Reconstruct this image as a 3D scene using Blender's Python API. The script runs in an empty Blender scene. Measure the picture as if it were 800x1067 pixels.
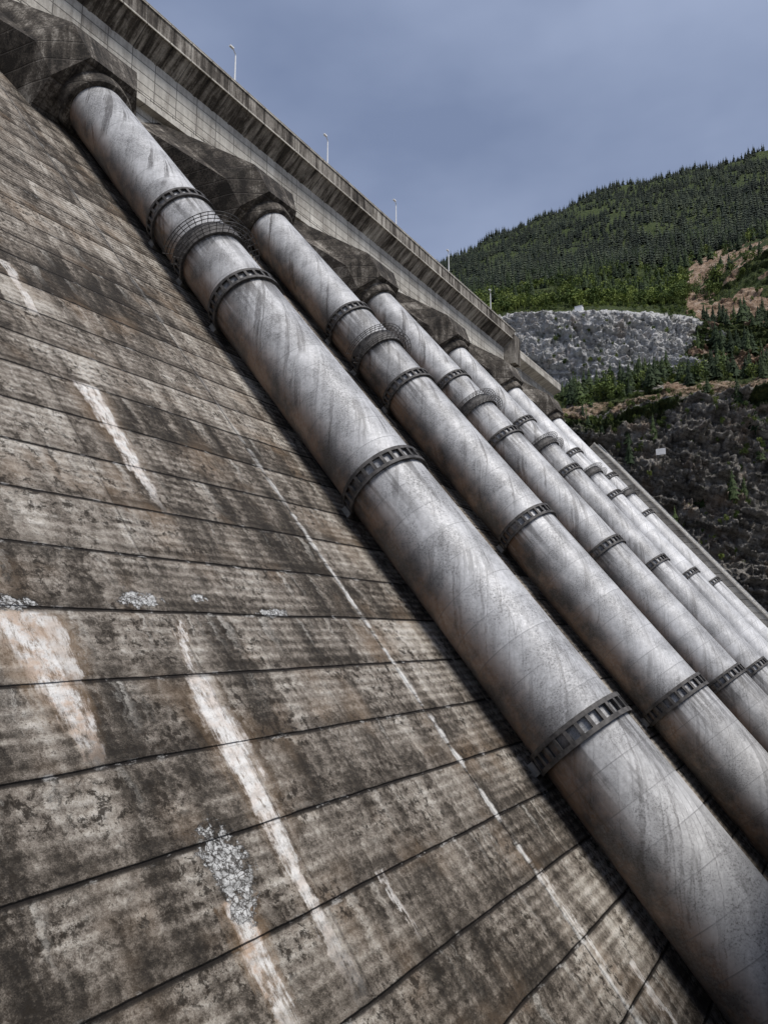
import bpy, math, random
import numpy as np
from mathutils import Vector, Matrix, noise
random.seed(7); rng=np.random.default_rng(7)
S=bpy.context.scene
TH=math.radians(50.7); CT,ST=math.cos(TH),math.sin(TH)
DF=26.3      # camera distance to face plane
PH=math.radians(9.24)
RX,RY=0.527,0.850
def l2w(a,s,h=0.0):
    n=h-DF
    return (a, s*CT-n*ST, s*ST+n*CT)
def ray(px,py):
    x=px-400; y=533-py; z=780
    f=z*math.cos(PH)-y*math.sin(PH); u=z*math.sin(PH)+y*math.cos(PH)
    return (RY*f+RX*x, RX*f-RY*x, u)
def pix(px,py,D):
    r=ray(px,py); k=D/math.hypot(r[0],r[1]); return (r[0]*k,r[1]*k,r[2]*k)
def pf(px,py):
    r=ray(px,py); n=-ST*r[1]+CT*r[2]; k=-DF/n
    return (r[0]*k,(CT*r[1]+ST*r[2])*k)
class NT:
    def __init__(s,name,rough=0.9):
        s.mat=bpy.data.materials.new(name); s.mat.use_nodes=True; s.cache={}
        s.t=s.mat.node_tree; s.b=s.t.nodes['Principled BSDF']; s.b.inputs['Roughness'].default_value=rough
        s.b.inputs['Specular IOR Level'].default_value=0.25
    def set(s,i,v):
        if isinstance(v,bpy.types.NodeSocket): s.t.links.new(v,i)
        elif isinstance(v,(tuple,list)) :
            if len(i.default_value)==4 and len(v)==3: v=(*v,1)
            i.default_value=v
        else: i.default_value=v
    def m(s,op,a,b=None,c=None,clamp=False):
        n=s.t.nodes.new('ShaderNodeMath'); n.operation=op; n.use_clamp=clamp
        s.set(n.inputs[0],a)
        if b is not None: s.set(n.inputs[1],b)
        if c is not None: s.set(n.inputs[2],c)
        return n.outputs[0]
    def ss(s,v,lo,hi,a=0.0,b=1.0):
        n=s.t.nodes.new('ShaderNodeMapRange'); n.interpolation_type='SMOOTHSTEP'
        for k,x in zip(range(5),(v,lo,hi,a,b)): s.set(n.inputs[k],x)
        return n.outputs[0]
    def mix(s,f,a,b,mode='MIX'):
        n=s.t.nodes.new('ShaderNodeMix'); n.data_type='RGBA'; n.blend_type=mode
        s.set(n.inputs[0],f); s.set(n.inputs[6],a); s.set(n.inputs[7],b); return n.outputs[2]
    def xyz(s,x,y,z=0.0):
        n=s.t.nodes.new('ShaderNodeCombineXYZ'); s.set(n.inputs[0],x); s.set(n.inputs[1],y); s.set(n.inputs[2],z); return n.outputs[0]
    def sc(s,x,kx,y,ky,z=0.0):
        return s.xyz(s.m('MULTIPLY',x,kx),s.m('MULTIPLY',y,ky),z)
    def sep(s,v):
        n=s.t.nodes.new('ShaderNodeSeparateXYZ'); s.set(n.inputs[0],v); return n.outputs
    def noise(s,v,scale=1,detail=4,rough=0.55,dist=0.0):
        n=s.t.nodes.new('ShaderNodeTexNoise'); s.set(n.inputs['Vector'],v)
        n.inputs['Scale'].default_value=scale; n.inputs['Detail'].default_value=detail
        n.inputs['Roughness'].default_value=rough; n.inputs['Distortion'].default_value=dist
        return n.outputs[0]
    def vor(s,v,scale=1,feature='F1'):
        n=s.t.nodes.new('ShaderNodeTexVoronoi'); n.feature=feature; s.set(n.inputs['Vector'],v); n.inputs['Scale'].default_value=scale
        return n.outputs['Distance']
    def wn(s,v):
        n=s.t.nodes.new('ShaderNodeTexWhiteNoise'); n.noise_dimensions='3D'; s.set(n.inputs[0],v); return n.outputs[0]
    def obj(s):
        return s.t.nodes.new('ShaderNodeTexCoord').outputs['Object']
    def uv(s,name):
        n=s.t.nodes.new('ShaderNodeUVMap'); n.uv_map=name; return n.outputs[0]
    def attr(s,name):
        n=s.t.nodes.new('ShaderNodeAttribute'); n.attribute_name=name; return n
    def pos(s):
        return s.t.nodes.new('ShaderNodeNewGeometry').outputs['Position']
    def ramp(s,v,stops):
        n=s.t.nodes.new('ShaderNodeValToRGB'); e=n.color_ramp.elements
        while len(e)<len(stops): e.new(0.5)
        for i,(p,c) in enumerate(stops): e[i].position=p; e[i].color=(*c,1)
        s.set(n.inputs[0],v); return n.outputs[0]
    def wsum(s,base,*terms):
        v=base
        for n,w in terms: v=s.m('MULTIPLY_ADD',s.m('SUBTRACT',n,.5),w,v)
        return v
    def bump(s,h,strength=0.5,dist=0.1):
        n=s.t.nodes.new('ShaderNodeBump'); s.set(n.inputs['Height'],h)
        n.inputs['Strength'].default_value=strength; n.inputs['Distance'].default_value=dist
        s.t.links.new(n.outputs[0],s.b.inputs['Normal'])
    def col(s,c): s.set(s.b.inputs['Base Color'],c)
def simple(name,c,rough=0.6,metal=0.0,var=0.25,scale=1.5):
    m=NT(name,rough); n=m.noise(m.pos(),scale,4)
    m.col(m.mix(m.ss(n,.3,.7),tuple(x*(1-var) for x in c),tuple(x*(1+var) for x in c)))
    m.b.inputs['Metallic'].default_value=metal
    return m.mat
def mk(name,verts,faces,mat,parent=None,smooth=False):
    me=bpy.data.meshes.new(name); me.from_pydata([tuple(v) for v in verts],[],[tuple(f) for f in faces]); me.validate(); me.update()
    if mat: me.materials.append(mat)
    if smooth: me.polygons.foreach_set('use_smooth',[True]*len(me.polygons))
    o=bpy.data.objects.new(name,me); S.collection.objects.link(o)
    if parent: o.parent=parent
    return o
def empty(name):
    o=bpy.data.objects.new(name,None); S.collection.objects.link(o); return o
class MB:
    def __init__(s): s.v=[]; s.f=[]
    def add(s,v,f):
        o=len(s.v); s.v+=list(v); s.f+=[tuple(i+o for i in q) for q in f]
    def box(s,x0,x1,y0,y1,z0,z1,fn=None):
        v=[(x,y,z) for z in (z0,z1) for y in (y0,y1) for x in (x0,x1)]
        if fn: v=[fn(*p) for p in v]
        s.add(v,[(0,2,3,1),(4,5,7,6),(0,1,5,4),(2,6,7,3),(0,4,6,2),(1,3,7,5)])
    def tube(s,pts,r,seg=6,r2=None):
        pts=[Vector(p) for p in pts]; n=len(pts); base=len(s.v)
        for i,p in enumerate(pts):
            d=(pts[min(i+1,n-1)]-pts[max(i-1,0)]).normalized()
            u=d.orthogonal().normalized() if abs(d.z)>.95 else d.cross(Vector((0,0,1))).normalized()
            w=d.cross(u); rr=r if r2 is None else r+(r2-r)*i/(n-1)
            for k in range(seg):
                t=2*math.pi*k/seg; s.v.append(tuple(p+u*math.cos(t)*rr+w*math.sin(t)*rr))
        for i in range(n-1):
            for k in range(seg):
                a=base+i*seg+k; b=base+i*seg+(k+1)%seg
                s.f.append((a,b,b+seg,a+seg))
        s.f.append(tuple(base+k for k in range(seg))[::-1]); s.f.append(tuple(base+(n-1)*seg+k for k in range(seg)))
    def loft(s,rings,closed=True,caps=True):
        base=len(s.v); n=len(rings[0])
        for r in rings: s.v+=list(r)
        for i in range(len(rings)-1):
            for k in range(n if closed else n-1):
                a=base+i*n+k; b=base+i*n+(k+1)%n
                s.f.append((a,b,b+n,a+n))
        if caps:
            s.f.append(tuple(base+k for k in range(n))[::-1]); s.f.append(tuple(base+(len(rings)-1)*n+k for k in range(n)))
    def obj(s,name,mat,parent=None,smooth=False): return mk(name,s.v,s.f,mat,parent,smooth)

# ================= MATERIALS
def face_mat():
    m=NT('dam_face_concrete',0.92)
    P=m.obj(); x,y,z=m.sep(P)[:3]
    big=m.noise(P,.055,3,.6); mid=m.noise(P,.45,6,.68); fine=m.noise(P,3.2,6,.75); vf=m.noise(P,15,3,.7)
    wob=m.m('MULTIPLY',m.m('SUBTRACT',big,.5),.5)
    ys=m.m('ADD',y,wob)
    t=m.m('DIVIDE',m.m('SUBTRACT',ys,9.2),4.65); row=m.m('FLOOR',t); fr=m.m('FRACT',t)
    dj=m.m('MULTIPLY',m.m('MINIMUM',fr,m.m('SUBTRACT',1,fr)),4.65)
    jl=m.ss(dj,m.m('MULTIPLY',mid,.08),m.m('MULTIPLY_ADD',mid,.18,.06),1,0)
    tx=m.m('DIVIDE',m.m('SUBTRACT',x,53.1-21*10),21.0); colm=m.m('FLOOR',tx); fx=m.m('FRACT',tx)
    dv=m.m('MULTIPLY',m.m('MINIMUM',fx,m.m('SUBTRACT',1,fx)),21.0)
    right=m.ss(x,50,53,.35,.9)
    vl=m.m('MULTIPLY',m.ss(dv,.03,.12,1,0),right)
    off=m.wn(m.xyz(row,colm,3.3))
    d2=m.m('ABSOLUTE',m.m('SUBTRACT',fx,m.m('MULTIPLY_ADD',m.m('ROUND',m.m('MULTIPLY',off,2)),.2,.3)))
    v2=m.m('MULTIPLY',m.ss(m.m('MULTIPLY',d2,21.0),.02,.09,1,0),m.m('MULTIPLY',right,.8))
    joint=m.m('MAXIMUM',jl,m.m('MAXIMUM',vl,v2))
    rnd=m.wn(m.xyz(row,colm,1.0)); rnd2=m.wn(m.xyz(row,m.m('FLOOR',m.m('MULTIPLY',fx,2.0)),m.m('ADD',colm,7)))
    xw=m.wsum(x,(mid,2.6),(fine,.5))
    streak=m.noise(m.xyz(m.m('MULTIPLY',xw,.55),m.m('MULTIPLY',y,.05),m.m('MULTIPLY',row,.35)),1,5,.66)
    streak2=m.noise(m.sc(xw,2.2,y,.22,5),1,4,.62)
    hor=m.noise(m.sc(x,.10,ys,1.6,2),1,5,.7)
    v=m.wsum(.43,(big,1.0),(mid,1.05),(streak,1.55),(streak2,.30),(hor,.55),(fine,1.15),(vf,.75),(rnd,.26),(rnd2,.16))
    bs=m.m('SINE',m.m('MULTIPLY',ys,2*math.pi/.775))
    bmod=m.ss(m.m('ADD',m.m('MULTIPLY',big,.5),m.m('MULTIPLY',mid,.5)),.40,.56,.1,1)
    v=m.m('MULTIPLY_ADD',m.m('MULTIPLY',bs,bmod),.10,v)
    v=m.m('ADD',v,m.ss(fr,0,.4,-.13,0.03))
    hi=m.ss(y,35,90)
    v=m.m('MULTIPLY_ADD',hi,-.05,v)
    c=m.ramp(v,[(0.0,(.024,.020,.016)),(.25,(.075,.063,.050)),(.48,(.205,.176,.145)),(.70,(.36,.325,.275)),(1.0,(.58,.54,.48))])
    c=m.mix(m.m('MULTIPLY',m.ss(m.noise(P,.16,3),.5,.75),.4),c,(.25,.17,.105),'MIX')
    bl=m.noise(m.sc(x,.13,y,.3,4),1,3)
    mo=m.m('MULTIPLY',m.ss(m.noise(P,1.5,7,.78,.3),.505,.58),m.ss(bl,.40,.56))
    c=m.mix(m.m('MULTIPLY',mo,.9),c,(.022,.017,.012))
    mo2=m.m('MULTIPLY',m.ss(m.noise(P,3.9,5,.8),.54,.62),m.ss(mid,.44,.6))
    c=m.mix(m.m('MULTIPLY',mo2,.8),c,(.034,.023,.015))
    mj=m.m('MULTIPLY',m.ss(fr,.30,.0),m.ss(m.m('ADD',m.m('MULTIPLY',mid,.5),m.m('MULTIPLY',fine,.5)),.50,.60))
    c=m.mix(m.m('MULTIPLY',mj,.7),c,(.022,.017,.013))
    ef=m.ss(m.noise(m.xyz(m.m('MULTIPLY',xw,.6),m.m('MULTIPLY',row,3.7),8),1,5,.7),.55,.66)
    ef=m.m('MULTIPLY',ef,m.ss(fr,.15,1.0)); ef=m.m('MULTIPLY',ef,m.ss(fine,.3,.6))
    c=m.mix(m.m('MULTIPLY',ef,m.m('MULTIPLY_ADD',hi,-.3,.65)),c,(.58,.55,.49))
    c=m.mix(m.m('MULTIPLY',joint,.9),c,(.014,.011,.009))
    ed=m.m('MULTIPLY',m.ss(dj,.1,.28,1,0),m.ss(m.noise(m.sc(x,.6,y,1.2,6),1,5,.7),.56,.66))
    c=m.mix(m.m('MULTIPLY',ed,.6),c,(.6,.58,.54))
    vd=m.wsum(m.m('ABSOLUTE',m.m('SUBTRACT',x,53.2)),(mid,1.6),(fine,.6))
    vc=m.m('MULTIPLY',m.ss(vd,.04,.46,1,0),m.ss(m.noise(m.xyz(1,m.m('MULTIPLY',y,.45),3),1,4,.7),.42,.54))
    vc=m.m('MULTIPLY',vc,m.ss(y,56,28,.15,.9))
    c=m.mix(vc,c,(.72,.70,.66))
    # specific stains
    warp=m.noise(m.sc(x,2.0,y,.22),1,6,.75)
    wx=m.wsum(x,(mid,2.4),(warp,2.6),(fine,1.0))
    tex=m.m('MULTIPLY',m.ss(m.noise(m.sc(x,1.9,y,.6,1),1,6,.8),.34,.53),m.ss(fine,.27,.50,.5,1))
    rmask=m.ss(m.noise(P,.8,5,.7),.42,.60)
    def stain(p0,p1,w0,w1,rust,stren=.95):
        nonlocal c
        a0,s0=pf(*p0); a1,s1=pf(*p1)
        u=m.m('DIVIDE',m.m('SUBTRACT',s0,y),s0-s1)
        ctr=m.m('MULTIPLY_ADD',u,a1-a0,a0)
        w=m.m('MULTIPLY_ADD',u,w1-w0,w0)
        d=m.m('DIVIDE',m.m('ABSOLUTE',m.m('SUBTRACT',wx,ctr)),w)
        k=m.m('MULTIPLY',m.ss(d,.35,1.0,1,0),m.m('MULTIPLY',m.ss(u,0,.03),m.ss(u,.7,1.05,1,0)))
        k2=m.m('MULTIPLY',m.m('MULTIPLY',k,tex),stren)
        halo=m.m('MULTIPLY',m.ss(d,.6,1.9,1,0),m.m('MULTIPLY',m.ss(u,0,.05),m.ss(u,.5,1.0,1,0)))
        c=m.mix(m.m('MULTIPLY',halo,rust*.65),c,(.25,.165,.095))
        cc=m.mix(m.m('MULTIPLY',rmask,rust*.85),(.80,.78,.74),(.43,.27,.16))
        c=m.mix(k2,c,cc)
    stain((88,398),(172,534),1.4,.4,.35)
    stain((12,634),(110,800),2.3,.35,.8)
    stain((45,640),(92,720),1.0,.3,.4,.7)
    stain((203,700),(378,1040),1.2,.55,.4,1.0)
    stain((222,735),(300,885),1.6,.9,.35,1.0)
    stain((240,935),(310,1085),.9,.6,.9)
    stain((4,270),(45,335),.8,.3,.3,.7)
    stain((655,1000),(720,1090),.8,.4,.3,.8)
    stain((395,905),(440,980),.5,.1,.2,.6)
    stain((560,905),(640,1020),.4,.15,.2,.8)
    stain((185,645),(204,705),.32,.3,.5,.8)
    wp=m.t.nodes.new('ShaderNodeVectorMath'); wp.operation='MULTIPLY_ADD'
    nn=m.t.nodes.new('ShaderNodeTexNoise'); m.set(nn.inputs['Vector'],P); nn.inputs['Scale'].default_value=2.5; nn.inputs['Detail'].default_value=3
    m.set(wp.inputs[0],nn.outputs[1]); wp.inputs[1].default_value=(.8,.8,.8); m.set(wp.inputs[2],P)
    cr=m.ss(m.vor(wp.outputs[0],2.6,'DISTANCE_TO_EDGE'),.0,.14)
    spc=m.mix(cr,(.05,.045,.04),m.mix(m.ss(fine,.35,.6),(.20,.195,.185),(.66,.66,.64)))
    sn=m.noise(P,1.1,5,.75)
    dsp=None
    for p,ra,rs in (((146,624),1.8,.7),((285,638),1.8,.45),((207,623),.8,.35),((238,900),1.5,2.2),((15,628),1.2,.5),((252,950),.7,.9)):
        a0,s0=pf(*p)
        dx=m.m('DIVIDE',m.m('SUBTRACT',x,a0),ra); dy=m.m('DIVIDE',m.m('SUBTRACT',y,s0),rs)
        d=m.m('SQRT',m.m('MULTIPLY_ADD',dx,dx,m.m('MULTIPLY',dy,dy)))
        dsp=d if dsp is None else m.m('MINIMUM',dsp,d)
    k=m.ss(m.wsum(dsp,(sn,3.6)),.68,.9,1,0)
    c=m.mix(m.m('MULTIPLY',k,.93),c,spc)
    m.col(c)
    h=m.m('ADD',m.m('MULTIPLY',m.m('MULTIPLY',bs,bmod),.34),m.m('MULTIPLY',joint,-1.6))
    h=m.m('MULTIPLY_ADD',fine,1.2,h); h=m.m('MULTIPLY_ADD',mid,.9,h); h=m.m('MULTIPLY_ADD',k,-.6,h)
    m.bump(h,1.0,.14)
    return m.mat
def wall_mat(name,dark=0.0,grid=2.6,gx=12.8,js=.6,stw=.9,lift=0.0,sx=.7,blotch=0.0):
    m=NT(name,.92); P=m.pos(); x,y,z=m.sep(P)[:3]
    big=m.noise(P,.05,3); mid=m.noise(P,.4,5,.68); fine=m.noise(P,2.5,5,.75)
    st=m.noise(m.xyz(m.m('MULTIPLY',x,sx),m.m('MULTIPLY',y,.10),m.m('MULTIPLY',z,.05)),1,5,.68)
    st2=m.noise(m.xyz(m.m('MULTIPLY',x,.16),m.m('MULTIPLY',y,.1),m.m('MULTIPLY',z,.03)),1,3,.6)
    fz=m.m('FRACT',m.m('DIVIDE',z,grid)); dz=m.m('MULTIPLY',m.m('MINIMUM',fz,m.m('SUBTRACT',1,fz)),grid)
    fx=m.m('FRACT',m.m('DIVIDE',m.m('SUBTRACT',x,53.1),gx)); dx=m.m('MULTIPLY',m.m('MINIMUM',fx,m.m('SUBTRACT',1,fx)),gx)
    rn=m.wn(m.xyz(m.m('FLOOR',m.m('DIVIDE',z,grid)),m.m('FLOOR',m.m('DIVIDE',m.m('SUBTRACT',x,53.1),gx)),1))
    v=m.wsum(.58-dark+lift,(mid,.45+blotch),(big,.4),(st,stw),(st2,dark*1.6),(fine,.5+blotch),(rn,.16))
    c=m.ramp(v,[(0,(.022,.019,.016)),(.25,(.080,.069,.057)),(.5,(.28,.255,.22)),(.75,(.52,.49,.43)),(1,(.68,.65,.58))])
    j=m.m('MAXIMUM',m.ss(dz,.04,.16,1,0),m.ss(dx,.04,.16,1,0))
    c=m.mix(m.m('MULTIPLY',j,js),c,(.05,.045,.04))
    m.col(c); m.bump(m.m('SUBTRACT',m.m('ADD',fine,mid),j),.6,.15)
    return m.mat
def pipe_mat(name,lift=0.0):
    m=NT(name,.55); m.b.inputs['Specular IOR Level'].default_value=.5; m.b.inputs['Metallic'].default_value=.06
    uvv=m.uv('uv'); q=m.uv('flow'); u,v,_=m.sep(uvv)[:3]; qx,qy,_=m.sep(q)[:3]
    blot=m.noise(uvv,.17,6,.7); spk=m.noise(uvv,2.4,7,.85); spk2=m.noise(uvv,5.5,4,.85)
    qw=m.wsum(qx,(blot,1.8),(spk,.8))
    fl=m.noise(m.sc(qw,.40,qy,.028),1,6,.72)
    fl2=m.noise(m.sc(qw,1.6,qy,.05,4),1,4,.7)
    can=m.m('FLOOR',m.m('DIVIDE',v,3.1)); rn=m.wn(m.xyz(can,1,1)); rn2=m.wn(m.xyz(m.m('FLOOR',m.m('DIVIDE',v,15.5)),4,1))
    fc=m.m('FRACT',m.m('DIVIDE',v,3.1)); dc=m.m('MULTIPLY',m.m('MINIMUM',fc,m.m('SUBTRACT',1,fc)),3.1)
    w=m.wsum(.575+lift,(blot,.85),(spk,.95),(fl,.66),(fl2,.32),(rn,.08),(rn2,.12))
    c=m.ramp(w,[(0,(.028,.027,.027)),(.25,(.13,.128,.127)),(.5,(.375,.373,.372)),(.75,(.56,.558,.557)),(1,(.76,.757,.755))])
    sm=m.m('MULTIPLY',m.ss(spk2,.50,.60),m.ss(blot,.60,.40))
    c=m.mix(m.m('MULTIPLY',sm,.72-lift*2),c,(.05,.046,.043))
    upper=m.ss(m.attr('dist').outputs['Fac'],.0,1.0,.5,1.0)
    ds=m.m('MULTIPLY',m.ss(fl,.51,.60),m.ss(m.noise(uvv,.11,3),.37,.53))
    ds=m.m('MULTIPLY',ds,m.ss(spk,.34,.54,.3,1))
    c=m.mix(m.m('MULTIPLY',m.m('MULTIPLY',ds,.92-lift*2.5),upper),c,(.055,.05,.047))
    ln=m.noise(m.sc(qw,.22,qy,.015,7),1,3,.5)
    line=m.m('MULTIPLY',m.ss(m.m('ABSOLUTE',m.m('SUBTRACT',ln,.5)),.0,.008,1,0),m.ss(spk,.42,.56))
    c=m.mix(m.m('MULTIPLY',line,.6),c,(.05,.045,.04))
    bel=m.attr('below').outputs['Fac']
    dr=m.m('MULTIPLY',m.ss(m.noise(m.sc(u,.8,v,.05,2),1,4,.6),.46,.56),bel)
    c=m.mix(m.m('MULTIPLY',dr,.92),c,(.028,.024,.021))
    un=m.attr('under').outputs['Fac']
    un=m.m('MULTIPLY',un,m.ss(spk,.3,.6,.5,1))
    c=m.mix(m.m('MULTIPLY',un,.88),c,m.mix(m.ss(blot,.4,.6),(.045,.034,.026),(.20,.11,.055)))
    seam=m.m('MULTIPLY',m.ss(dc,.02,.07,1,0),m.ss(blot,.35,.6,.08,.5))
    c=m.mix(seam,c,(.09,.09,.09))
    m.col(c); m.bump(m.m('ADD',m.m('MULTIPLY',m.ss(dc,.0,.14,1,0),.4),m.m('MULTIPLY',spk,.4)),.3,.05)
    m.set(m.b.inputs['Roughness'],m.ss(spk,.3,.7,.66,.44))
    return m.mat
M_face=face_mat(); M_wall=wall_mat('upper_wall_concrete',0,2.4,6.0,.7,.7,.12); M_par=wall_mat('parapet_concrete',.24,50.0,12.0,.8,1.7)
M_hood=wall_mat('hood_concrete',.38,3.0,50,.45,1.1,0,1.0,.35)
M_ledge=wall_mat('ledge_concrete',-.18,50); M_pipe=pipe_mat('penstock_paint'); M_pipe_sheen=pipe_mat('penstock_paint_sheen',.15)  # second penstock material: sheen of the far pipes put into a paler colour
M_steel=simple('dark_steel',(.075,.07,.066),.6,.0,.5); M_galv=simple('galvanised_steel',(.45,.46,.47),.45)
M_white=simple('white_paint',(.75,.75,.74),.5,0,.08); M_conc=simple('plain_concrete',(.24,.225,.20),.9)

# ================= DAM
dam=empty('concrete_dam')
XL,XR=-150,346
Zt=100.0
sT=(Zt+DF*CT)/ST
fo=mk('downstream_face',[(XL,-60,0),(XR,-60,0),(XR,sT+1,0),(XL,sT+1,0)],[(0,1,2,3)],M_face,dam)
fo.matrix_world=Matrix(((1,0,0,0),(0,CT,-ST,DF*ST),(0,ST,CT,-DF*CT),(0,0,0,1)))
def prof(name,pts,x0,x1,mat):
    b=MB(); b.loft([[(x0,y,z) for y,z in pts],[(x1,y,z) for y,z in pts]]); return b.obj(name,mat,dam)
yb=l2w(0,-60)[1]; zb=l2w(0,-60)[2]
prof('dam_body',[(yb+3,zb),(116.6,99.2),(116.6,107),(128,107),(128,zb)],XL,XR-.3,M_wall)
prof('upper_wall',[(116,98.5),(116,119.5),(118.5,119.5),(118.5,98.5)],XL,286,M_wall)
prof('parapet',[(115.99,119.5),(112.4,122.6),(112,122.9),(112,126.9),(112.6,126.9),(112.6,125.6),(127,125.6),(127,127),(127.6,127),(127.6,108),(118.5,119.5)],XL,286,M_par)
prof('parapet_coping',[(111.75,126.9),(111.75,127.45),(112.8,127.45),(112.8,126.9)],XL,286.1,M_wall)
prof('parapet_string_course',[(111.8,122.7),(111.8,123.05),(111.998,123.05),(111.998,122.7)],XL,286.1,M_wall)
prof('ledge',[(114.2,107.2),(114.2,108.4),(115.998,108.7),(115.998,107.2)],XL,330,M_ledge)
prof('upper_wall_end',[(116.2,98.5),(116.2,116),(112.5,117.5),(112.5,121),(113.1,121),(113.1,119.6),(127,119.6),(127,98.5)],286,346,M_wall)
prof('end_pier',[(111,112),(111,124.5),(126,124.5),(126,112)],283,289,M_par)
b=MB()
for i in range(80):
    x=XL+3+i*5.5
    if x>284: break
    b.box(x-.35,x+.35,0,1,0,1,fn=lambda X,Y,Z:(X,(112.6+3.4*(1-Z)) if Y==0 else 116.0, 119.3+Z*3.1 if Y==0 else 119.3+Z*3.2))
b.obj('corbel_ribs',M_par,dam)
b=MB()
for h in (.55,1.1): b.tube([(XL,114.4,108.4+h),(330,114.4,108.4+h)],.05,5)
for k in range(160): b.tube([(XL+k*3,114.4,108.4),(XL+k*3,114.4,109.5)],.05,4)
b.obj('ledge_railing',M_steel,dam)
A0=[65.5,105.8,146.5,188,230,272.5]
HC=4.8; RP=4.35
for a0 in [A0[0]-42]+A0:
    b=MB(); s0=122.0
    f=[(-8.0,-1),(-7.6,5.5),(-4.2,11.0),(4.2,11.0),(7.6,5.5),(8.0,-1)]
    f2=[(-9.0,-1),(-9.0,7.2),(-6,12.6),(6,12.6),(9.0,7.2),(9.0,-1)]
    r1=[l2w(a0+p,s0,h) for p,h in f]; r2=[l2w(a0+p,s0+6,h) for p,h in f2]
    r3=[(a0-17,116.5,98),(a0-15.5,116.5,103.5),(a0-9.5,116.5,107.1),(a0+9.5,116.5,107.1),(a0+15.5,116.5,103.5),(a0+17,116.5,98)]
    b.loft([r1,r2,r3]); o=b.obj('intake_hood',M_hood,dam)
    b=MB(); N=64; rings=[]
    for (s,r) in [(119.6,RP+.02),(119.6,RP+.8),(119.9,RP+1.0),(122.1,RP+1.15)]:
        rings.append([l2w(a0+r*math.sin(2*math.pi*k/N),s,HC+r*math.cos(2*math.pi*k/N)) for k in range(N)])
    b.loft(rings,True,False); b.obj('hood_collar',M_hood,dam)
HW=10.0
b=MB(); b.loft([[l2w(296,s,-1),l2w(296,s,HW),l2w(318,s,HW),l2w(318,s,-1)] for s in (-60,20,70,112)])
b.obj('abutment_wall',M_wall,dam)
b=MB(); b.loft([[l2w(295.7,s,HW+.003),l2w(295.7,s,HW+.5),l2w(296.5,s,HW+.5),l2w(296.5,s,HW+.003)] for s in (-60,112)]); b.obj('abutment_kerb',M_ledge,dam)

# ================= PENSTOCKS
RS=[88.5,79.5,69.5,37.5,6.5,-25,-56]
def arc(b,a0,r,s0,s1,r2,p0,p1,N=72):
    rings=[]
    for k in range(N+1):
        p=p0+(p1-p0)*k/N; sn,cs=math.sin(p),math.cos(p)
        rings.append([l2w(a0+r*sn,s0,HC+r*cs),l2w(a0+r2*sn,s0,HC+r2*cs),l2w(a0+r2*sn,s1,HC+r2*cs),l2w(a0+r*sn,s1,HC+r*cs)])
    b.loft(rings)
for i,a0 in enumerate(A0):
    N=96; ss=np.arange(-62,124,1.0); verts=[];faces=[]
    ps=[-math.pi+2*math.pi*k/N for k in range(N+1)]
    uv=[];fl=[];bel=[];und=[];dst=[]
    for s in ss:
        for p in ps:
            verts.append(l2w(a0+RP*math.sin(p),s,HC+RP*math.cos(p)))
            uv.append((p*RP+i*37,s+i*71)); pp=min(max(abs(p),.06),math.pi-.06)
            q=math.log(math.tan(pp/2))*RP+.82*s
            fl.append((q+(50 if p>0 else 0)+i*13, s))
            d=min([r-s for r in RS if r-s>0] or [99]); bel.append(math.exp(-d/4.6) if d<18 else 0)
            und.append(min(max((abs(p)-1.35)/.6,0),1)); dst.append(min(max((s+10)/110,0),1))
    W=N+1
    for r in range(len(ss)-1):
        for k in range(N):
            a=r*W+k; faces.append((a,a+1,a+1+W,a+W))
    o=mk('penstock',verts,faces,M_pipe if i<4 else M_pipe_sheen,None,True)
    me=o.data
    for nm,dat in (('uv',uv),('flow',fl)):
        L=me.uv_layers.new(name=nm); idx=np.empty(len(me.loops),int); me.loops.foreach_get('vertex_index',idx)
        L.data.foreach_set('uv',np.array(dat)[idx].ravel())
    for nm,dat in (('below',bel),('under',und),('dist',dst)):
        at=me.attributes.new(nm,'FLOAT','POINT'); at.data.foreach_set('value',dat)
    for j,rs in enumerate(RS):
        b=MB()
        w=.74 if j!=1 else .95
        for sgn in (-1,1):
            arc(b,a0,RP-.02,rs+sgn*w-.07,rs+sgn*w+.07,RP+.32,-math.pi,math.pi)
            arc(b,a0,RP+.32,rs+sgn*w-.2,rs+sgn*w+.2,RP+.42,-math.pi,math.pi)
        for k in range(26):
            p=2*math.pi*k/26; sn,cs=math.sin(p),math.cos(p)
            def fn(x,y,z,sn=sn,cs=cs): return l2w(a0+z*sn+x*cs,rs+y,HC+z*cs-x*sn)
            b.box(-.06,.06,-w,w,RP-.02,RP+.36,fn)
            b.box(-.16,.16,-w,w,RP+.33,RP+.40,fn)
        b.obj('stiffener_ring',M_steel,o)
        b=MB()
        b.box(a0-2.2,a0+2.2,rs-.6,rs+.6,-.3,1.2,fn=l2w)
        b.obj('saddle',M_conc,o)
        if j==1:
            b=MB(); p0,p1=-2.0,2.0
            arc(b,a0,RP+.44,rs-1.2,rs+1.2,RP+.52,p0,p1)
            for sg in (-1.2,1.2):
                for hh in (.95,1.45,1.9):
                    pts=[l2w(a0+(RP+hh)*math.sin(p0+(p1-p0)*k/48),rs+sg,HC+(RP+hh)*math.cos(p0+(p1-p0)*k/48)) for k in range(49)]
                    b.tube(pts,.06,5)
                for k in range(25):
                    p=p0+(p1-p0)*k/24
                    b.tube([l2w(a0+(RP+.5)*math.sin(p),rs+sg,HC+(RP+.5)*math.cos(p)),l2w(a0+(RP+1.9)*math.sin(p),rs+sg,HC+(RP+1.9)*math.cos(p))],.05,5)
            b.obj('ring_walkway',M_steel,o)
b=MB()
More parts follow.
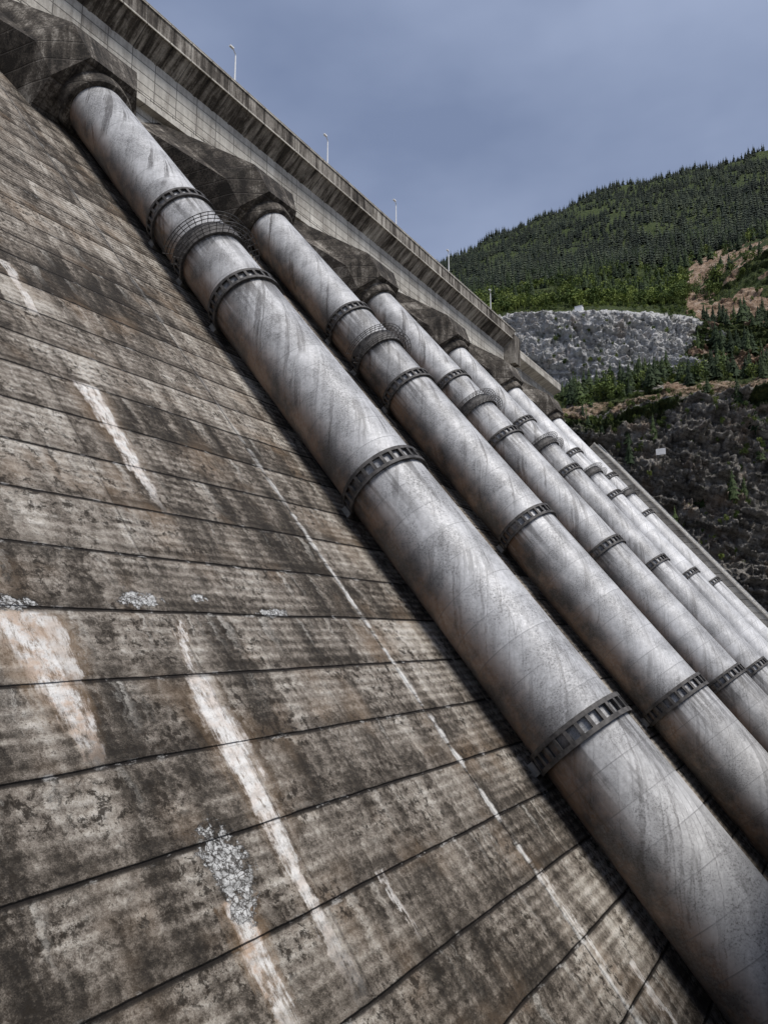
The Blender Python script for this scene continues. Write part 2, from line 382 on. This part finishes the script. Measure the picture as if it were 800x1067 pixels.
for off in (297.5,299.5):
    for h in (HW+.6,HW+1.15): b.tube([l2w(off,-40,h),l2w(off,111,h)],.06,5)
    for k in range(76): b.tube([l2w(off,-40+k*2,HW),l2w(off,-40+k*2,HW+1.15)],.06,4)
for k in range(300): b.box(297.5,299.5,-40+k*.5,-40+k*.5+.28,HW+.05,HW+.14,fn=l2w)
b.obj('service_stair',M_galv)

for k in range(-3,5):
    x=116+37.1*k; b=MB(); z0=125.6; y=113.4
    b.tube([(x,y,z0),(x,y,z0+10.2)],.24,8,.16)
    b.tube([(x,y,z0+10.0),(x-.2,y-.1,z0+10.4),(x-1.0,y-.4,z0+10.6),(x-1.7,y-.6,z0+10.6)],.13,6)
    b.box(x-2.7,x-1.5,y-.95,y-.4,z0+10.45,z0+10.8); b.box(x-.35,x+.35,y-.35,y+.35,z0,z0+.4)
    b.obj('street_lamp',M_white)

# ================= GROUND / POWERHOUSE
gm=NT('ground_gravel',.95); n1=gm.noise(gm.pos(),.05,6,.7); gm.col(gm.mix(n1,(.08,.075,.06),(.22,.20,.17)))
mk('ground',[(-6000,-6000,-46),(6000,-6000,-46),(6000,6000,-46),(-6000,6000,-46)],[(0,1,2,3)],gm.mat)
b=MB(); b.box(-140,330,-40,-.4,-46,-1.8); ph=b.obj('powerhouse',M_conc)
b=MB()
for k in range(60): b.box(-138+k*7.8,-137.2+k*7.8,-40.4,-40.01,-46,-1.9)
b.box(-140.3,330.3,-.75,-.45,-1.8,-1.3); b.box(-140.3,330.3,-40.3,-40.01,-1.8,-1.2); b.obj('pilasters_and_coping',M_wall,ph)

# ================= TERRAIN
cols=[300,380,450,500,560,620,680,740,800,900,1050,1400]
def row(py,D):
    if not isinstance(D,list): D=[D]*len(cols)
    return [pix(c,p,d) for c,p,d in zip(cols,py,D)]
rows=[]
r=row([700]*12,380); rows.append([(p[0],p[1],-48) for p in r])
rows.append(row([640]*12,386))
rows.append(row([480,475,465,452,446,440,424,418,408,400,395,390],[430,425,420,412,406,404,404,404,404,404,410,420]))
rows.append(row([410,405,402,402,404,402,394,388,380,365,355,345],[500,490,480,475,470,466,466,470,474,480,490,500]))
rows.append(row([350,348,340,334,328,324,326,333,330,322,312,300],[520,510,500,495,490,486,492,520,530,540,550,560]))
rows.append(row([340,338,330,325,320,317,315,298,262,248,240,230],[620,620,620,620,620,620,620,575,560,570,600,620]))
rows.append(row([330,325,305,292,280,268,256,242,226,212,200,185],900))
ridge=[330,310,280,256,230,203,188,176,160,138,118,100]
rows.append(row(ridge,1500))
rr=row(ridge,2600); rows.append([(p[0],p[1],p[2]*.42) for p in rr])
R=np.array(rows)
sub=[60,160,80,130,45,80,90,20]
cx=np.array(cols,float); gx=np.concatenate([np.linspace(300,450,30,endpoint=False),np.linspace(450,830,480,endpoint=False),np.linspace(830,1400,60)]); NX=len(gx)
def smcol(vals):
    v=np.interp(gx,cx,vals); k=np.ones(25)/25; vp=np.concatenate([np.full(12,v[0]),v,np.full(12,v[-1])]); return np.convolve(vp,k,'valid')
RC=np.stack([[smcol(R[i,:,k]) for k in range(3)] for i in range(len(rows))])
G=[];V=[]
for i in range(len(rows)-1):
    for j in range(sub[i]):
        t=j/sub[i]; G.append(RC[i]*(1-t)+RC[i+1]*t); V.append(i+t)
G.append(RC[-1]); V.append(len(rows)-1)
G=np.array(G).transpose(0,2,1); V=np.array(V); NR=len(V)
amp_l=np.interp(V,[0,2,2.4,3,4,4.3,5,6,7,8],[20,18,8,10,8,3,8,26,22,30])
amp_s=np.interp(V,[0,2,2.3,2.9,3,3.9,4.1,5,5.5,6,7,8],[6,6,2.4,2.8,5,4.8,1.4,4,1.5,4,5,3])
mask=np.zeros((NR,NX,3))
out=G.copy()
sm=lambda a,b,t:min(max((t-a)/(b-a),0),1)
def crag(p):
    w=noise.noise_vector(p*.04)*6.0+noise.noise_vector(p*.15)*1.5; q=p+w
    tx=q.x*.6+q.y*.8; ty=-q.x*.8+q.y*.6; tz=q.z-q.y*.35
    r=0
    for fr,a in ((.035,.9),(.09,.55),(.22,.42),(.5,.26)):
        if fr<.3: r+=a*.7*(noise.cell(Vector((tx*fr,ty*fr,tz*fr*1.9)))-.5)
        dd=noise.voronoi(Vector((tx*fr*1.2,ty*fr*1.2,tz*fr*2.4)))[0]
        r+=a*1.2*(dd[0]-.35)
    return r+noise.fractal(p*.3,.8,2,4)*.45
for i in range(NR):
    v=V[i]
    for j in range(NX):
        p=Vector(G[i,j]); x=gx[j]
        lo=noise.noise(p*.016)*amp_l[i]
        if v<5.5: f=crag(p)
        else: f=noise.fractal(p*.02,.8,2,4)
        a=amp_s[i]
        if v<5.5:
            dx=f*a*1.1-lo*.5
            out[i,j]=(p.x+dx*.9,p.y+dx*.35,p.z-f*a*.25+lo*.2)
        else: out[i,j]=(p.x,p.y,p.z+f*a+lo*.6)
        nz=noise.fractal(p*.03,.8,2,4); nz2=noise.fractal(p*.012+Vector((9,2,1)),.8,2,3)
        dark=sm(2.12,1.95,v+nz*.25) if v<3 else 0
        if 2<v<3: dark=max(dark, sm(.12,.3,nz+ (x>640)*.03-0.05))
        grey=0
        if 2.7<v<4.15: grey=sm(2.92,3.0,v+nz*.16)*sm(4.12,4.0,v+nz*.08)*sm(735,700,x+nz*60)
        orng=0
        if 3.9<v<5.6 and x>715: orng=sm(.0,.12,nz+.35*sm(715,780,x)*sm(5.5,5.0,v)-.05)*sm(3.9,4.1,v)
        if 2.2<v<3.9 and x>690: orng=max(orng,sm(.15,.3,nz))
        if 2.05<v<2.95: orng=max(orng,sm(.12,.27,nz2)*.5)
        mask[i,j]=(dark,grey,orng)
me=bpy.data.meshes.new('hillside')
nv=NR*NX
me.vertices.add(nv); me.vertices.foreach_set('co',out.reshape(-1))
ii,jj=np.meshgrid(np.arange(NR-1),np.arange(NX-1),indexing='ij'); a=(ii*NX+jj).ravel()
q=np.stack([a,a+NX,a+NX+1,a+1],1)
def fill(me,q,k):
    n=len(q); me.loops.add(n*k); me.loops.foreach_set('vertex_index',q.ravel().astype(np.int32)); me.polygons.add(n)
    me.polygons.foreach_set('loop_start',(np.arange(n)*k).astype(np.int32)); me.update(calc_edges=True)
fill(me,q,4)
ca=me.color_attributes.new('mask','FLOAT_COLOR','POINT'); ca.data.foreach_set('color',np.concatenate([mask.reshape(-1,3),np.ones((nv,1))],1).ravel())
hm=NT('hillside',.95); P=hm.pos(); mk3=hm.sep(hm.attr('mask').outputs['Color'])
px_,py_,pz_=hm.sep(P)[:3]
nf=hm.noise(P,.35,7,.78); nm=hm.noise(P,.06,5,.65)
strat=hm.noise(hm.xyz(hm.m('MULTIPLY',px_,.05),hm.m('MULTIPLY',py_,.09),hm.m('MULTIPLY_ADD',py_,-.12,hm.m('MULTIPLY',pz_,.34))),1,6,.74)
rk=hm.m('ADD',hm.m('MULTIPLY',strat,.42),hm.m('ADD',hm.m('MULTIPLY',nf,.40),hm.m('MULTIPLY',nm,.18)))
drk=hm.ramp(rk,[(.38,(.03,.028,.025)),(.455,(.15,.14,.125)),(.51,(.31,.29,.26)),(.61,(.56,.53,.49))])
grk=hm.ramp(rk,[(.37,(.09,.09,.09)),(.44,(.38,.38,.375)),(.51,(.66,.655,.645)),(.62,(.84,.83,.81))])
org=hm.ramp(rk,[(.38,(.05,.038,.028)),(.46,(.24,.155,.10)),(.54,(.44,.32,.23)),(.65,(.62,.55,.48))])
veg=hm.ramp(nf,[(.35,(.014,.021,.008)),(.5,(.048,.070,.021)),(.65,(.13,.145,.048))])
c=veg
rm=lambda k:hm.ss(hm.m('MULTIPLY_ADD',hm.m('SUBTRACT',nf,.5),.9,mk3[k]),.35,.6)
c=hm.mix(rm(0),c,hm.mix(hm.m('MULTIPLY',hm.ss(nm,.50,.64),.5),drk,org))
c=hm.mix(rm(2),c,org); c=hm.mix(rm(1),c,hm.mix(hm.m('MULTIPLY',hm.ss(nm,.55,.68),.5),grk,org))
c=hm.mix(hm.m('MULTIPLY',hm.ss(hm.noise(P,.09,6,.75),.57,.65),.6),c,(.05,.065,.024))
hm.col(c); hm.bump(hm.m('ADD',hm.m('MULTIPLY',strat,2.0),hm.m('MULTIPLY',nf,1.6)),1.0,1.8)
me.materials.append(hm.mat)
ho=bpy.data.objects.new('hillside',me); S.collection.objects.link(ho)

# ================= TREES
def tree_proto(tiers,seg,seed):
    r=np.random.default_rng(seed); v=[];f=[]
    for k in range(4):
        t=math.pi/2*k; v.append((.018*math.cos(t),.018*math.sin(t),0))
    v.append((0,0,.9)); f+=[(0,1,4),(1,2,4),(2,3,4),(3,0,4)]
    for i in range(tiers):
        t=i/(tiers-1); z=.12+.80*t; rad=(.165*(1-t)**.85+.018)*r.uniform(.75,1.2); top=z+.16*(1-t)+.07
        c0=len(v); v.append((r.normal(0,.004),r.normal(0,.004),top))
        ph=r.uniform(0,6)
        for k in range(seg*2):
            an=ph+math.pi*k/seg+r.normal(0,.08); rr=rad*(r.uniform(.7,1.3) if k%2==0 else r.uniform(.3,.55))
            v.append((rr*math.cos(an),rr*math.sin(an),z-(.03 if k%2==0 else -.02)+r.normal(0,.012)))
        for k in range(seg*2): f.append((c0,c0+1+k,c0+1+(k+1)%(seg*2)))
    return np.array(v),np.array(f)
def decid_proto(n,seed,w=.34):
    r=np.random.default_rng(seed); v=[];f=[]
    for k in range(3):
        t=2*math.pi*k/3; v.append((.02*math.cos(t),.02*math.sin(t),0))
    v.append((0,0,.8)); f+=[(0,1,3),(1,2,3),(2,0,3)]
    cl=r.normal(0,1,(7,3)); cl/=np.linalg.norm(cl,axis=1)[:,None]; cl*=r.uniform(.3,.8,(7,1))
    for i in range(n):
        cc=cl[r.integers(7)]; d=r.normal(0,1,3); d/=np.linalg.norm(d); p=cc+d*r.uniform(.25,.5)
        p=np.array([p[0]*w*.8,p[1]*w*.8,.58+p[2]*.36]); s=r.uniform(.03,.06)
        a1=r.normal(0,1,3); a1/=np.linalg.norm(a1); a2=np.cross(a1,r.normal(0,1,3)); a2/=np.linalg.norm(a2)
        o=len(v); v+=[p+a1*s,p-a1*s*.5+a2*s,p-a1*s*.5-a2*s]; f.append((o,o+1,o+2))
    return np.array([np.array(x) for x in v]),np.array(f)
def foliage(name,c1,c2,big=.5):
    m=NT(name,.8); t=m.attr('tint').outputs['Fac']; n=m.noise(m.pos(),.012,5,.7)
    c=m.mix(t,c1,c2); c=m.mix(m.m('MULTIPLY',m.ss(n,.44,.58),big),c,tuple(x*.5 for x in c1)); m.col(c); return m.mat
M_con_haze=foliage('hazed_conifer_needles',(.017,.028,.019),(.062,.076,.042),.75); M_cn=foliage('near_conifer_needles',(.014,.027,.010),(.055,.080,.026),.3); M_dec=foliage('green_leaves',(.06,.095,.022),(.24,.29,.07),.35)  # distant conifers tinted bluish, aerial haze put into their base colour
def scatter(name,protos,pts,hs,mat):
    vs=[];fs=[];ts=[];o=0
    for p,h in zip(pts,hs):
        pv,pfc=protos[rng.integers(len(protos))]; an=rng.uniform(0,6.28); c_,s_=math.cos(an),math.sin(an); wd=rng.uniform(.8,1.3)
        x=(pv[:,0]*c_-pv[:,1]*s_)*h*wd+p[0]; y=(pv[:,0]*s_+pv[:,1]*c_)*h*wd+p[1]; z=pv[:,2]*h+p[2]-h*.06
        vs.append(np.stack([x,y,z],1)); fs.append(pfc+o); ts.append(np.full(len(pv),rng.uniform(0,1)**1.5)); o+=len(pv)
    v=np.concatenate(vs); f=np.concatenate(fs); t=np.concatenate(ts)
    me=bpy.data.meshes.new(name); me.vertices.add(len(v)); me.vertices.foreach_set('co',v.ravel()); fill(me,f,3)
    at=me.attributes.new('tint','FLOAT','POINT'); at.data.foreach_set('value',t); me.materials.append(mat)
    ob=bpy.data.objects.new(name,me); S.collection.objects.link(ob); return ob
Pn=[tree_proto(13,7,s) for s in range(6)]; Pf=[tree_proto(6,4,s) for s in range(10,15)]
Dn=[decid_proto(260,s) for s in range(4)]; Df=[decid_proto(130,s) for s in range(4)]
def pick(n,v0,v1,x0,x1,cond=None,ontorock=.05):
    res=[]
    while len(res)<n:
        v=rng.uniform(v0,v1); x=rng.uniform(x0,x1)
        i=int(np.interp(v,V,np.arange(NR))); j=int(np.interp(x,gx,np.arange(NX)))
        if mask[i,j].max()>.3 and rng.uniform()>ontorock:
            if rng.uniform()<.5: res.append(None)
            continue
        if cond and not cond(v,x,out[i,j]): continue
        p=out[i,j].copy(); p[:2]+=rng.uniform(-1.2,1.2,2); res.append(p)
    return [p for p in res if p is not None]
dens=lambda v,x,p: noise.fractal(Vector(p)*.012,.8,2,3)+.34>rng.uniform(-.3,.5)
clump=lambda v,x,p: noise.noise(Vector(p)*.03)+.05>rng.uniform(-.3,.3)
far=pick(19000,5.5,7.12,380,1350,dens)
scatter('distant_forest',Pf,far,rng.uniform(8,22,len(far)),M_con_haze)
near=pick(450,4.95,5.35,450,1300,clump)+pick(1500,5.3,5.8,450,1300,clump)+pick(480,2.1,3.0,585,1100,clump)+pick(380,3.0,4.1,690,1100,clump)+pick(60,1.3,2.05,600,1000,clump,.6)
scatter('conifer_forest',Pn,near,rng.uniform(7,21,len(near)),M_cn)
cl=pick(420,4.15,5.3,470,800)+pick(900,2.0,3.0,585,1000,clump)+pick(520,3.0,4.4,690,1000,clump)+pick(60,2.9,4.0,560,720)+pick(420,1.2,2.05,600,1000,clump,.6)+pick(60,3.2,4.0,560,720,clump,.6)
scatter('green_bushes',Dn,cl,rng.uniform(1.6,6,len(cl)),M_dec)
dl=pick(1900,4.6,5.5,470,1300,clump)+pick(150,2.2,3.0,600,1000)
scatter('broadleaf_forest',Df,dl,rng.uniform(7,16,len(dl)),M_dec)
p=pix(603,322,498); b=MB(); b.box(p[0]-2,p[0]+2,p[1]-2.5,p[1]+2.5,p[2]-4,p[2]+2.0); hut=b.obj('monitoring_hut',M_white)
b=MB(); b.loft([[(p[0]-2.3,p[1]-2.8,p[2]+2.003),(p[0]+2.3,p[1]-2.8,p[2]+2.003),(p[0],p[1]-2.8,p[2]+3.0)],[(p[0]-2.3,p[1]+2.8,p[2]+2.003),(p[0]+2.3,p[1]+2.8,p[2]+2.003),(p[0],p[1]+2.8,p[2]+3.0)]]); b.obj('roof',M_steel,hut)
p=pix(688,470,372); b=MB(); b.box(p[0]-.1,p[0]+.1,p[1]-2.2,p[1]+2.2,p[2]-1.5,p[2]+1.5); sg=b.obj('warning_sign',M_white)
b=MB(); b.tube([(p[0]+.25,p[1]-1.8,p[2]-9),(p[0]+.25,p[1]-1.8,p[2]+1.4)],.12,6); b.tube([(p[0]+.25,p[1]+1.8,p[2]-9),(p[0]+.25,p[1]+1.8,p[2]+1.4)],.12,6); b.obj('posts',M_steel,sg)

# ================= WORLD
w=bpy.data.worlds.new('World'); S.world=w; w.use_nodes=True; t=w.node_tree; bg=t.nodes['Background']
sunaz=math.radians(-108); sunel=math.radians(59)
sky=t.nodes.new('ShaderNodeTexSky'); sky.sky_type='NISHITA'; sky.sun_disc=False; sky.sun_elevation=sunel
sd=Vector((math.cos(sunel)*math.cos(sunaz),math.cos(sunel)*math.sin(sunaz),math.sin(sunel)))
sky.sun_rotation=math.atan2(sd.x,sd.y)
tc=t.nodes.new('ShaderNodeTexCoord'); nz=t.nodes.new('ShaderNodeTexNoise'); nz.inputs['Scale'].default_value=1.8; nz.inputs['Detail'].default_value=5; nz.inputs['Roughness'].default_value=.5
mp=t.nodes.new('ShaderNodeMapping'); mp.inputs['Scale'].default_value=(1,1,2.2); t.links.new(tc.outputs['Generated'],mp.inputs[0]); t.links.new(mp.outputs[0],nz.inputs['Vector'])
sp=t.nodes.new('ShaderNodeSeparateXYZ'); t.links.new(tc.outputs['Generated'],sp.inputs[0])
ma=t.nodes.new('ShaderNodeMath'); ma.operation='MULTIPLY_ADD'; t.links.new(sp.outputs[2],ma.inputs[0]); ma.inputs[1].default_value=-.55; t.links.new(nz.outputs[0],ma.inputs[2])
cr=t.nodes.new('ShaderNodeValToRGB'); e=cr.color_ramp.elements; e[0].position=.02; e[0].color=(.21,.265,.41,1); e[1].position=.48; e[1].color=(.44,.515,.70,1)
t.links.new(ma.outputs[0],cr.inputs[0])
sc=t.nodes.new('ShaderNodeVectorMath'); sc.operation='SCALE'; sc.inputs['Scale'].default_value=10.0; t.links.new(cr.outputs[0],sc.inputs[0])
mx=t.nodes.new('ShaderNodeMix'); mx.data_type='RGBA'; mx.inputs[0].default_value=.9; t.links.new(sky.outputs[0],mx.inputs[6]); t.links.new(sc.outputs[0],mx.inputs[7])
t.links.new(mx.outputs[2],bg.inputs[0]); bg.inputs[1].default_value=.1
sl=bpy.data.lights.new('sun','SUN'); sl.energy=3.8; sl.angle=math.radians(22); sl.color=(1,.965,.925)
so=bpy.data.objects.new('sun',sl); S.collection.objects.link(so); so.rotation_euler=sd.to_track_quat('Z','Y').to_euler()

# ================= CAMERA
cam=bpy.data.cameras.new('Camera'); co=bpy.data.objects.new('Camera',cam); S.collection.objects.link(co)
cam.sensor_fit='VERTICAL'; cam.sensor_height=36; cam.lens=36*780/1067; cam.clip_start=.1; cam.clip_end=20000
rt=Vector((RX,-RY,0)).normalized(); fw=Vector((RY*math.cos(PH),RX*math.cos(PH),math.sin(PH))).normalized(); up=rt.cross(fw)
mt=Matrix.Identity(4)
for k in range(3): mt[k][0]=rt[k]; mt[k][1]=up[k]; mt[k][2]=-fw[k]
co.matrix_world=mt; S.camera=co
S.view_settings.view_transform='Standard'; S.view_settings.look='None'; S.view_settings.exposure=0
